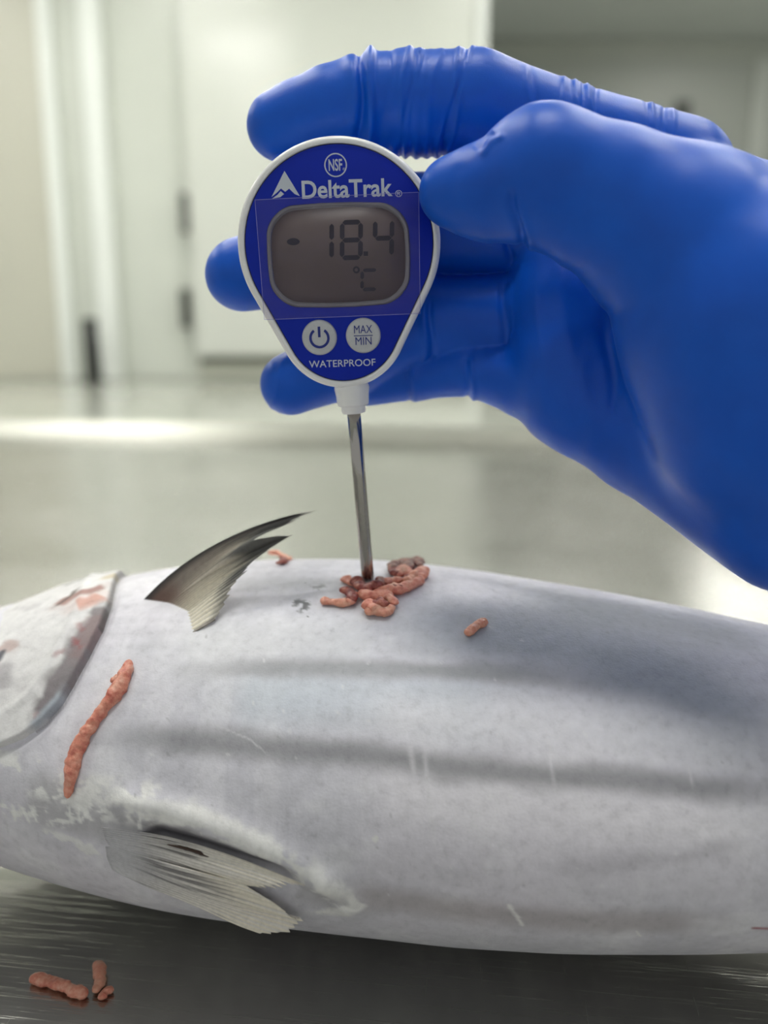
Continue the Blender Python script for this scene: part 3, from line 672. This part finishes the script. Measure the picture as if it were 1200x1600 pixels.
# print
def text(name, s, x0, x1, ybase, hcap, m, parent, z=.0, bold=0.0, M=None):
    cu = bpy.data.curves.new(name, 'FONT'); cu.body = s; cu.size = 1; cu.offset = bold; cu.resolution_u = 4; cu.fill_mode = 'FRONT'
    ob = bpy.data.objects.new(name, cu); COL.objects.link(ob)
    bpy.context.view_layer.update(); dg = bpy.context.evaluated_depsgraph_get()
    me = bpy.data.meshes.new_from_object(ob.evaluated_get(dg)); COL.objects.unlink(ob); bpy.data.objects.remove(ob)
    V = np.array([v.co[:] for v in me.vertices]); F_ = [tuple(p.vertices) for p in me.polygons]; bpy.data.meshes.remove(me)
    x_lo, x_hi = V[:, 0].min(), V[:, 0].max(); cap = .729*1.0-.0 if True else 1
    V[:, 0] = x0+(V[:, 0]-x_lo)/(x_hi-x_lo)*(x1-x0); V[:, 1] = ybase+(V[:, 1]+bold)*hcap/(.69+2*bold); V[:, 2] = z
    return dobj(name, V, F_, m, parent, False, M)
text('brand_name', 'DeltaTrak', -8.55, 13.6, 10.95, 4.2, M_print, plate, .0, .022)
text('registered_mark', '®', 14.2, 15.9, 10.7, 1.5, M_print, plate)
text('certification_mark', 'NSF', -1.75, 1.55, 17.15, 2.7, M_print, plate, .0, .02)
poly('certification_ring', annulus(-.05, 18.45, 2.45, 2.75, 0, 360, 64), M_print, plate, .0, .02)
text('registered_mark', '®', 1.62, 2.2, 17.2, .6, M_print, plate)
poly('mountain_logo', [[(-16.0, 11.6), (-12.5, 17.5), (-9.1, 11.6), (-10.3, 12.1), (-11.6, 13.4), (-12.6, 12.7), (-13.6, 13.5), (-14.6, 12.6)],
                       [(-15.9, 11.2), (-14.5, 12.1), (-13.7, 12.9), (-12.9, 12.2), (-13.9, 11.5)]], M_print, plate, .0, .02)
text('waterproof_print', 'WATERPROOF', -9.0, 8.0, -30.05, 1.75, M_print, plate, .0, .004)
def button(name, cx, cy):
    def c(r, z): return [(cx+r*math.cos(a), cy+r*math.sin(a), z) for a in np.linspace(0, 2*math.pi, 49)[:-1]]
    V, fs = loft([c(4.45, -.1), c(4.4, .25), c(4.15, .5), c(3.7, .58), c(1.5, .62)], False, True); return dobj(name, V, fs, M_btn)
bp = button('power_button', -6.0, -22.5); bx = button('max_min_button', 5.15, -22.35)
poly('power_symbol', annulus(-6.0, -22.6, 1.95, 2.6, 125, 415, 50)+[[(-6.33, -22.4), (-5.67, -22.4), (-5.67, -19.75), (-6.33, -19.75)]], M_bprint, bp, .68, .04)
text('max_print', 'MAX', 2.85, 7.45, -21.75, 2.0, M_bprint, bx, .68, 0)
text('min_print', 'MIN', 3.1, 7.2, -24.65, 1.95, M_bprint, bx, .68, 0)
poly('divider_line', [[(2.75, -22.45), (7.55, -22.45), (7.55, -22.25), (2.75, -22.25)]], M_bprint, bx, .68, .04)
# protective film still stuck over the screen
def film_mat():
    t = NT('protective_film'); b = t.b; b.inputs['Base Color'].default_value = (*lin(190, 180, 225), 1); b.inputs['Roughness'].default_value = .12
    tr = t.n('ShaderNodeBsdfTransparent'); tr.inputs[0].default_value = (.97, .95, .97, 1); mx = t.n('ShaderNodeMixShader')
    f = t.noise(160, t.coords((1, 1, 3)), 3); t.l(t.ramp(f, [(.35, (.045,)*3), (.8, (.085,)*3)]), mx.inputs[0])
    t.l(tr.outputs[0], mx.inputs[1]); t.l(b.outputs[0], mx.inputs[2]); t.l(mx.outputs[0], t.out.inputs[0])
    f2 = t.noise(120, t.coords()); t.bump(f2, .2, .0006); return t.m
ng = 25; V, fs = [], []
co = [np.array(q) for q in ((-20.0, 11.0), (19.9, 11.6), (19.7, -17.3), (-19.6, -17.6))]
for i in range(ng):
    for j in range(ng):
        s, t_ = i/(ng-1), j/(ng-1); q = (co[0]*(1-s)+co[1]*s)*(1-t_)+(co[3]*(1-s)+co[2]*s)*t_
        V.append((q[0], q[1], .80+.10*math.sin(s*5+t_*2)+.12*(t_ < .06)*(.5+.5*math.sin(s*9))+.25*max(0, s-.9)*8*(.5+.5*math.sin(t_*7))))
fs = [(i*ng+j, (i+1)*ng+j, (i+1)*ng+j+1, i*ng+j+1) for i in range(ng-1) for j in range(ng-1)]
film = dobj('protective_film', V, fs, film_mat())
M_edge = mat('film_edge', (150, 150, 205), .3, nscale=300)
bmv = []
def strip(a, b, wd, z):
    a, b = np.array(a), np.array(b); d = (b-a)/np.linalg.norm(b-a); n = np.array([-d[1], d[0]])*wd/2; return [tuple(a-n), tuple(b-n), tuple(b+n), tuple(a+n)]
poly('film_edge', [strip(co[k], co[(k+1) % 4], .10, 0) for k in range(4)], M_edge, film, .86, .02)
# neck, collar and steel probe (round, on the device axis)
def lathe(name, prof, m, parent=None, n=40, cz=-4.6, sx=1.0):
    V, fs = loft([[(r*sx*math.cos(a), y, cz+r*math.sin(a)) for a in np.linspace(0, 2*math.pi, n+1)[:-1]] for y, r in prof]); return dobj(name, V, fs, m, parent, True, SMX)
lathe('neck', [(-33.0, 3.2), (-34.6, 3.9), (-35.6, 4.5), (-36.2, 4.6), (-37, 4.5), (-38.2, 4.3), (-40.2, 4.2), (-40.7, 4.05), (-40.75, 3.3), (-40.9, 3.25), (-42.4, 3.2), (-42.8, 3.0), (-42.85, 1.9)], M_wplast)
def probe_mat():
    t = NT('polished_probe_steel'); b = t.b; b.inputs['Metallic'].default_value = 1; b.inputs['Base Color'].default_value = (*lin(176, 172, 166), 1)
    f = t.noise(700, t.coords((1, 1, .04)), 2); t.l(t.ramp(f, [(.3, (.12,)*3), (.7, (.24,)*3)]), b.inputs['Roughness']); return t.m
lathe('probe', [(-42.5, 1.78), (-60, 1.76), (-95, 1.74), (-118, 1.7), (-122, .4)], probe_mat(), None, 32)

# ------------------------------------------------------------------ gloved hand: smooth distance field -> one continuous surface
def chain(X, Y, Z, pts, k=2.0):
    out = None
    for (a, ra), (b, rb) in zip(pts[:-1], pts[1:]):
        ba = b-a; L2 = float(ba @ ba); t = ((X-a[0])*ba[0]+(Y-a[1])*ba[1]+(Z-a[2])*ba[2])/L2; np.clip(t, 0, 1, out=t)
        d = np.sqrt((X-a[0]-t*ba[0])**2+(Y-a[1]-t*ba[1])**2+(Z-a[2]-t*ba[2])**2)-(ra+(rb-ra)*t)
        out = d if out is None else smin(out, d, k)
    return out
def smin(a, b, k):
    h = np.maximum(k-np.abs(a-b), 0)/k; return np.minimum(a, b)-h*h*k*.25
def H(rows): return [(pc(px, py, d).astype(np.float32), np.float32(r*d/F)) for px, py, d, r in rows]
CH = dict(
 index=H([(440, 197, 242, 54), (470, 189, 242, 60), (520, 175, 241, 67), (570, 165, 241, 72), (640, 163, 241, 77), (740, 164, 242, 79), (880, 214, 246, 78), (1060, 270, 252, 84)]),
 middle=H([(377, 429, 249, 57), (450, 414, 250, 62), (550, 385, 251, 70), (655, 350, 250, 76), (850, 360, 248, 76), (1010, 400, 248, 80)]),
 ring=H([(455, 600, 253, 49), (540, 565, 254, 58), (665, 500, 253, 66), (800, 497, 250, 68), (980, 520, 246, 78)]),
 pinky=H([(575, 598, 259, 37), (650, 585, 257, 40), (735, 571, 252, 46), (830, 592, 247, 62), (950, 640, 243, 85)]),
 thumb=H([(704, 300, 211, 49), (722, 301, 210, 57), (765, 300, 208, 73), (850, 277, 204, 105), (960, 318, 205, 112), (1070, 385, 206, 142)]))
PALM = [H(r) for r in (
 [(882, 380, 246, 80), (878, 480, 242, 84), (884, 560, 241, 84), (905, 622, 240, 74)],
 [(1040, 300, 250, 85), (1350, 480, 225, 165)], [(950, 420, 250, 75), (1350, 560, 225, 175)], [(890, 530, 247, 75), (1350, 660, 216, 185)],
 [(880, 622, 243, 66), (1010, 672, 236, 100), (1250, 770, 214, 160)], [(1030, 600, 240, 90), (1250, 720, 212, 170)],
 [(1350, 580, 212, 225), (1560, 640, 205, 205), (1660, 665, 202, 200)])]
THEN = [H(r) for r in ([(1070, 385, 206, 142), (1175, 500, 207, 198), (1330, 610, 206, 215)], [(1175, 500, 207, 198), (1215, 640, 207, 195), (1330, 720, 208, 190)])]
h = .8
gx, gy, gz = np.arange(-72, 150, h, dtype=np.float32), np.arange(-48, 128, h, dtype=np.float32), np.arange(166, 276, h, dtype=np.float32)
X, Y, Z = np.meshgrid(gx, gy, gz, indexing='ij', sparse=True)
palm = None
for p_ in PALM: d = chain(X, Y, Z, p_); palm = d if palm is None else smin(palm, d, 8)
then = None
for p_ in THEN: d = chain(X, Y, Z, p_); then = d if then is None else smin(then, d, 8)
palm2 = smin(palm, then, 3.5)
SD = palm2.copy()
for nm in ('index', 'middle', 'ring', 'pinky'):
    SD = np.minimum(SD, smin(palm, chain(X, Y, Z, CH[nm]), 2.0))
SD = np.minimum(SD, smin(then, chain(X, Y, Z, CH['thumb'], 3.0), 7))
SD = np.maximum(SD, np.broadcast_to(X-145, SD.shape))
def surface_nets(D, org, h):
    ins = D < 0; nx, ny, nz = D.shape; cnt = np.zeros((nx-1, ny-1, nz-1), np.int8)
    cor = [(i, j, k) for i in (0, 1) for j in (0, 1) for k in (0, 1)]
    sl = lambda A, c: A[c[0]:nx-1+c[0], c[1]:ny-1+c[1], c[2]:nz-1+c[2]]
    for c in cor: cnt += sl(ins, c)
    act = np.argwhere((cnt > 0) & (cnt < 8)); vid = -np.ones(cnt.shape, np.int32); vid[tuple(act.T)] = np.arange(len(act))
    acc = np.zeros((len(act), 3)); num = np.zeros(len(act))
    vals = {c: D[act[:, 0]+c[0], act[:, 1]+c[1], act[:, 2]+c[2]].astype(float) for c in cor}
    for c in cor:
        for ax in range(3):
            if c[ax] == 0:
                e = list(c); e[ax] = 1; e = tuple(e); a, b = vals[c], vals[e]; m = (a < 0) != (b < 0)
                t = np.where(m, a/(a-b+1e-12), 0); q = np.tile(np.array(c, float), (len(act), 1)); q[:, ax] = t
                acc[m] += q[m]; num[m] += 1
    V = (act+acc/num[:, None])*h+org; faces = []
    for ax in range(3):
        s0 = [slice(None)]*3; s1 = [slice(None)]*3; s0[ax] = slice(0, -1); s1[ax] = slice(1, None)
        a, b = ins[tuple(s0)], ins[tuple(s1)]; e = np.argwhere(a != b); fl = a[tuple(e.T)]
        o1, o2 = [(1, 2), (2, 0), (0, 1)][ax]; ok = (e[:, o1] > 0) & (e[:, o2] > 0) & (e[:, o1] < D.shape[o1]-1) & (e[:, o2] < D.shape[o2]-1); e, fl = e[ok], fl[ok]
        def cell(p, q): z = e.copy(); z[:, o1] -= p; z[:, o2] -= q; return vid[tuple(z.T)]
        q = np.stack([cell(1, 1), cell(0, 1), cell(0, 0), cell(1, 0)], 1); q[~fl] = q[~fl][:, ::-1]; faces.append(q)
    return V, np.concatenate(faces)
HV, HF = surface_nets(SD, np.array([gx[0], gy[0], gz[0]], float), h); del SD, palm2
E_ = np.unique(np.sort(np.concatenate([HF[:, [0, 1]], HF[:, [1, 2]], HF[:, [2, 3]], HF[:, [3, 0]]]), axis=1), axis=0)
deg = np.bincount(E_.ravel(), minlength=len(HV))[:, None]
def relax(V, n, lam=.5):
    for _ in range(n):
        s = np.zeros_like(V); np.add.at(s, E_[:, 0], V[E_[:, 1]]); np.add.at(s, E_[:, 1], V[E_[:, 0]]); V = V+(s/deg-V)*lam
    return V
HV = relax(HV, 5)
# subdivide once (quad -> 4) for the fine wrinkles
def subdivide(V, Fq, E_):
    nv = len(V); key = {}; 
    code = E_[:, 0].astype(np.int64)*nv+E_[:, 1]; order = np.argsort(code); cs_ = code[order]
    def eid(a, b):
        lo, hi = np.minimum(a, b).astype(np.int64), np.maximum(a, b); return order[np.searchsorted(cs_, lo*nv+hi)]+nv
    em = V[E_].mean(1); fm = V[Fq].mean(1); fi = np.arange(len(Fq))+nv+len(E_)
    e = [eid(Fq[:, k], Fq[:, (k+1) % 4]) for k in range(4)]
    return np.vstack([V, em, fm]), np.concatenate([np.stack([Fq[:, k], e[k], fi, e[k-1]], 1) for k in range(4)])
HV, HF = subdivide(HV, HF, E_)
E_ = np.unique(np.sort(np.concatenate([HF[:, [0, 1]], HF[:, [1, 2]], HF[:, [2, 3]], HF[:, [3, 0]]]), axis=1), axis=0)
deg = np.bincount(E_.ravel(), minlength=len(HV))[:, None]; HV = relax(HV, 3)
def vnormals(V, Fq):
    n = np.cross(V[Fq[:, 2]]-V[Fq[:, 0]], V[Fq[:, 3]]-V[Fq[:, 1]]); o = np.zeros_like(V)
    for k in range(4): np.add.at(o, Fq[:, k], n)
    return o/(np.linalg.norm(o, axis=1)[:, None]+1e-12)
HN = vnormals(HV, HF)
if (HN*(HV-HV.mean(0))).sum() < 0: HF = HF[:, ::-1]; HN = -HN
# which digit is each vertex on
x_, y_, z_ = HV[:, 0], HV[:, 1], HV[:, 2]
dist = {k: chain(x_, y_, z_, c) for k, c in CH.items()}
dist['palm'] = np.minimum.reduce([chain(x_, y_, z_, p_) for p_ in PALM+THEN])
own = np.array(list(dist))[np.argmin(np.stack(list(dist.values())), 0)]
qx, qy = x_/z_*F+600, 800-y_/z_*F                # where along the hand, in pattern units
wr = np.zeros(len(HV))
def fold(digit, p0, p1, width, amp, wob=0, seed=0):
    """glove fold running from p0 to p1 across a digit"""
    m = own == digit if digit else np.ones(len(HV), bool)
    a, b = np.array(p0, float), np.array(p1, float); ab = b-a; L = np.linalg.norm(ab); t = ((qx-a[0])*ab[0]+(qy-a[1])*ab[1])/L**2
    d = ((qx-a[0])*ab[1]-(qy-a[1])*ab[0])/L
    if wob: d = d+wob*np.sin(t*7+seed)
    wr[:] += np.where(m, amp*np.exp(-(d/width)**2)*sstep(-.12, .12, t)*sstep(1.12, .88, t), 0)
fold('index', (582, 60), (574, 250), 7, 1.6, 3); fold('index', (565, 60), (561, 250), 6, -1.1, 4, 1)
fold('index', (548, 90), (556, 200), 9, .5, 3, 2)
for x, am, w_ in ((612, -.35, 6), (640, .45, 4), (650, -.45, 4), (690, .3, 6), (724, .55, 4), (732, -.75, 4), (741, .45, 4), (664, -.3, 5)):
    fold('index', (x, 60), (x-12-(x-600)*.25, 255), w_, am, 4, x)
for x, am in ((884, .3), (896, -.35), (905, .4), (915, -.5), (924, .45), (934, -.3), (830, .25), (838, -.25), (1012, -.3), (1022, .3), (1040, -.35), (1050, .25)):
    fold('index', (x-6, 110), (x+4, 235), 4, am, 3, x)
bm_ = (own == 'index') & (qx > 590) & (qx < 700); wr += np.where(bm_, .38*np.sin(qx*.36)*sstep(215, 240, qy), 0)     # gathered lower edge
fold('thumb', (798, 300), (818, 392), 7, -1.0, 2); fold('thumb', (812, 320), (832, 392), 8, .5, 2)
fold('thumb', (742, 232), (770, 208), 5, -.45, 2); fold('thumb', (752, 240), (785, 210), 5, .4, 2, 1); fold('thumb', (720, 260), (690, 330), 10, -.2, 4)
fold('middle', (792, 360), (800, 430), 6, -.8, 2); fold('ring', (672, 470), (676, 570), 5, -.6, 2); fold('ring', (664, 470), (662, 570), 6, .5, 2); fold('ring', (786, 440), (790, 560), 7, -.8, 2)
fold('pinky', (637, 560), (640, 630), 4, -.6, 1); fold('pinky', (646, 560), (650, 630), 4, .4, 1); fold('pinky', (728, 560), (731, 630), 4, -.6, 1); fold('pinky', (738, 560), (741, 630), 4, .55, 1)
fold(None, (880, 400), (890, 640), 12, .4, 5); fold(None, (945, 480), (960, 640), 9, -.7, 4); fold(None, (842, 440), (850, 640), 10, .35, 4); fold(None, (910, 560), (925, 720), 14, .5, 5)
fold('ring', (445, 560), (425, 640), 5, .3, 2)
wr += .18*vnoise(HV, .12, 81, 3)
HV = HV+HN*wr[:, None]; HV = relax(HV, 1, .4)
def glove_mat():
    t = NT('blue_nitrile'); b = t.b; f = t.noise(45, t.coords(), 4); g = t.noise(2600, t.coords(), 2); g2 = t.noise(140, t.coords((1, 1, 1)), 3)
    t.l(t.ramp(f, [(.25, lin(0, 80, 190)), (.75, lin(4, 94, 210))]), b.inputs['Base Color'])
    b.inputs['Roughness'].default_value = .4; b.inputs['Specular IOR Level'].default_value = .32
    b.inputs['Sheen Weight'].default_value = .04; b.inputs['Sheen Roughness'].default_value = .35; b.inputs['Sheen Tint'].default_value = (.75, .85, 1, 1)
    ad = t.n('ShaderNodeMath', operation='MULTIPLY_ADD'); t.l(g2, ad.inputs[0]); ad.inputs[1].default_value = 2.0; t.l(g, ad.inputs[2])
    t.bump(ad.outputs[0], .12, .0003); return t.m
HW = np.stack([HV[:, 0], HV[:, 2]*cs+HV[:, 1]*sn, -HV[:, 2]*sn+HV[:, 1]*cs], 1)*1e-3+np.array([0, 0, TZ+HC])
HO = cw(120, 10, 212)
hand = empty('gloved_hand', HO); tag(hand, "person's hand in a blue rubber glove pinching the thermometer head", 'hand')
mesh_obj('glove', HW-HO, HF, glove_mat(), hand)
# rolled cuff and sleeve beyond the right edge of the frame
def sleeve(name, rows, m, n=40):
    V, fs = loft([[tuple(cw(c[0], c[1]+r*1.05*math.sin(a), c[2]+r*.8*math.cos(a))-HO) for a in np.linspace(0, 2*math.pi, n+1)[:-1]] for c, r in rows]); return mesh_obj(name, V, fs, m, hand)
ax = lambda s: np.array([138+s, 19-s*.1, 204-s*.04])
sleeve('cuff', [(ax(0), 31.5), (ax(1), 32.6), (ax(4), 32.8), (ax(6), 32.2), (ax(7), 31)], glove_mat())
sleeve('sleeve', [(ax(5), 30), (ax(30), 35), (ax(33), 38), (ax(38), 39), (ax(120), 45), (ax(260), 52)], mat('white_sleeve', (220, 222, 222), .8, nscale=60, namp=.04, bump=.3))
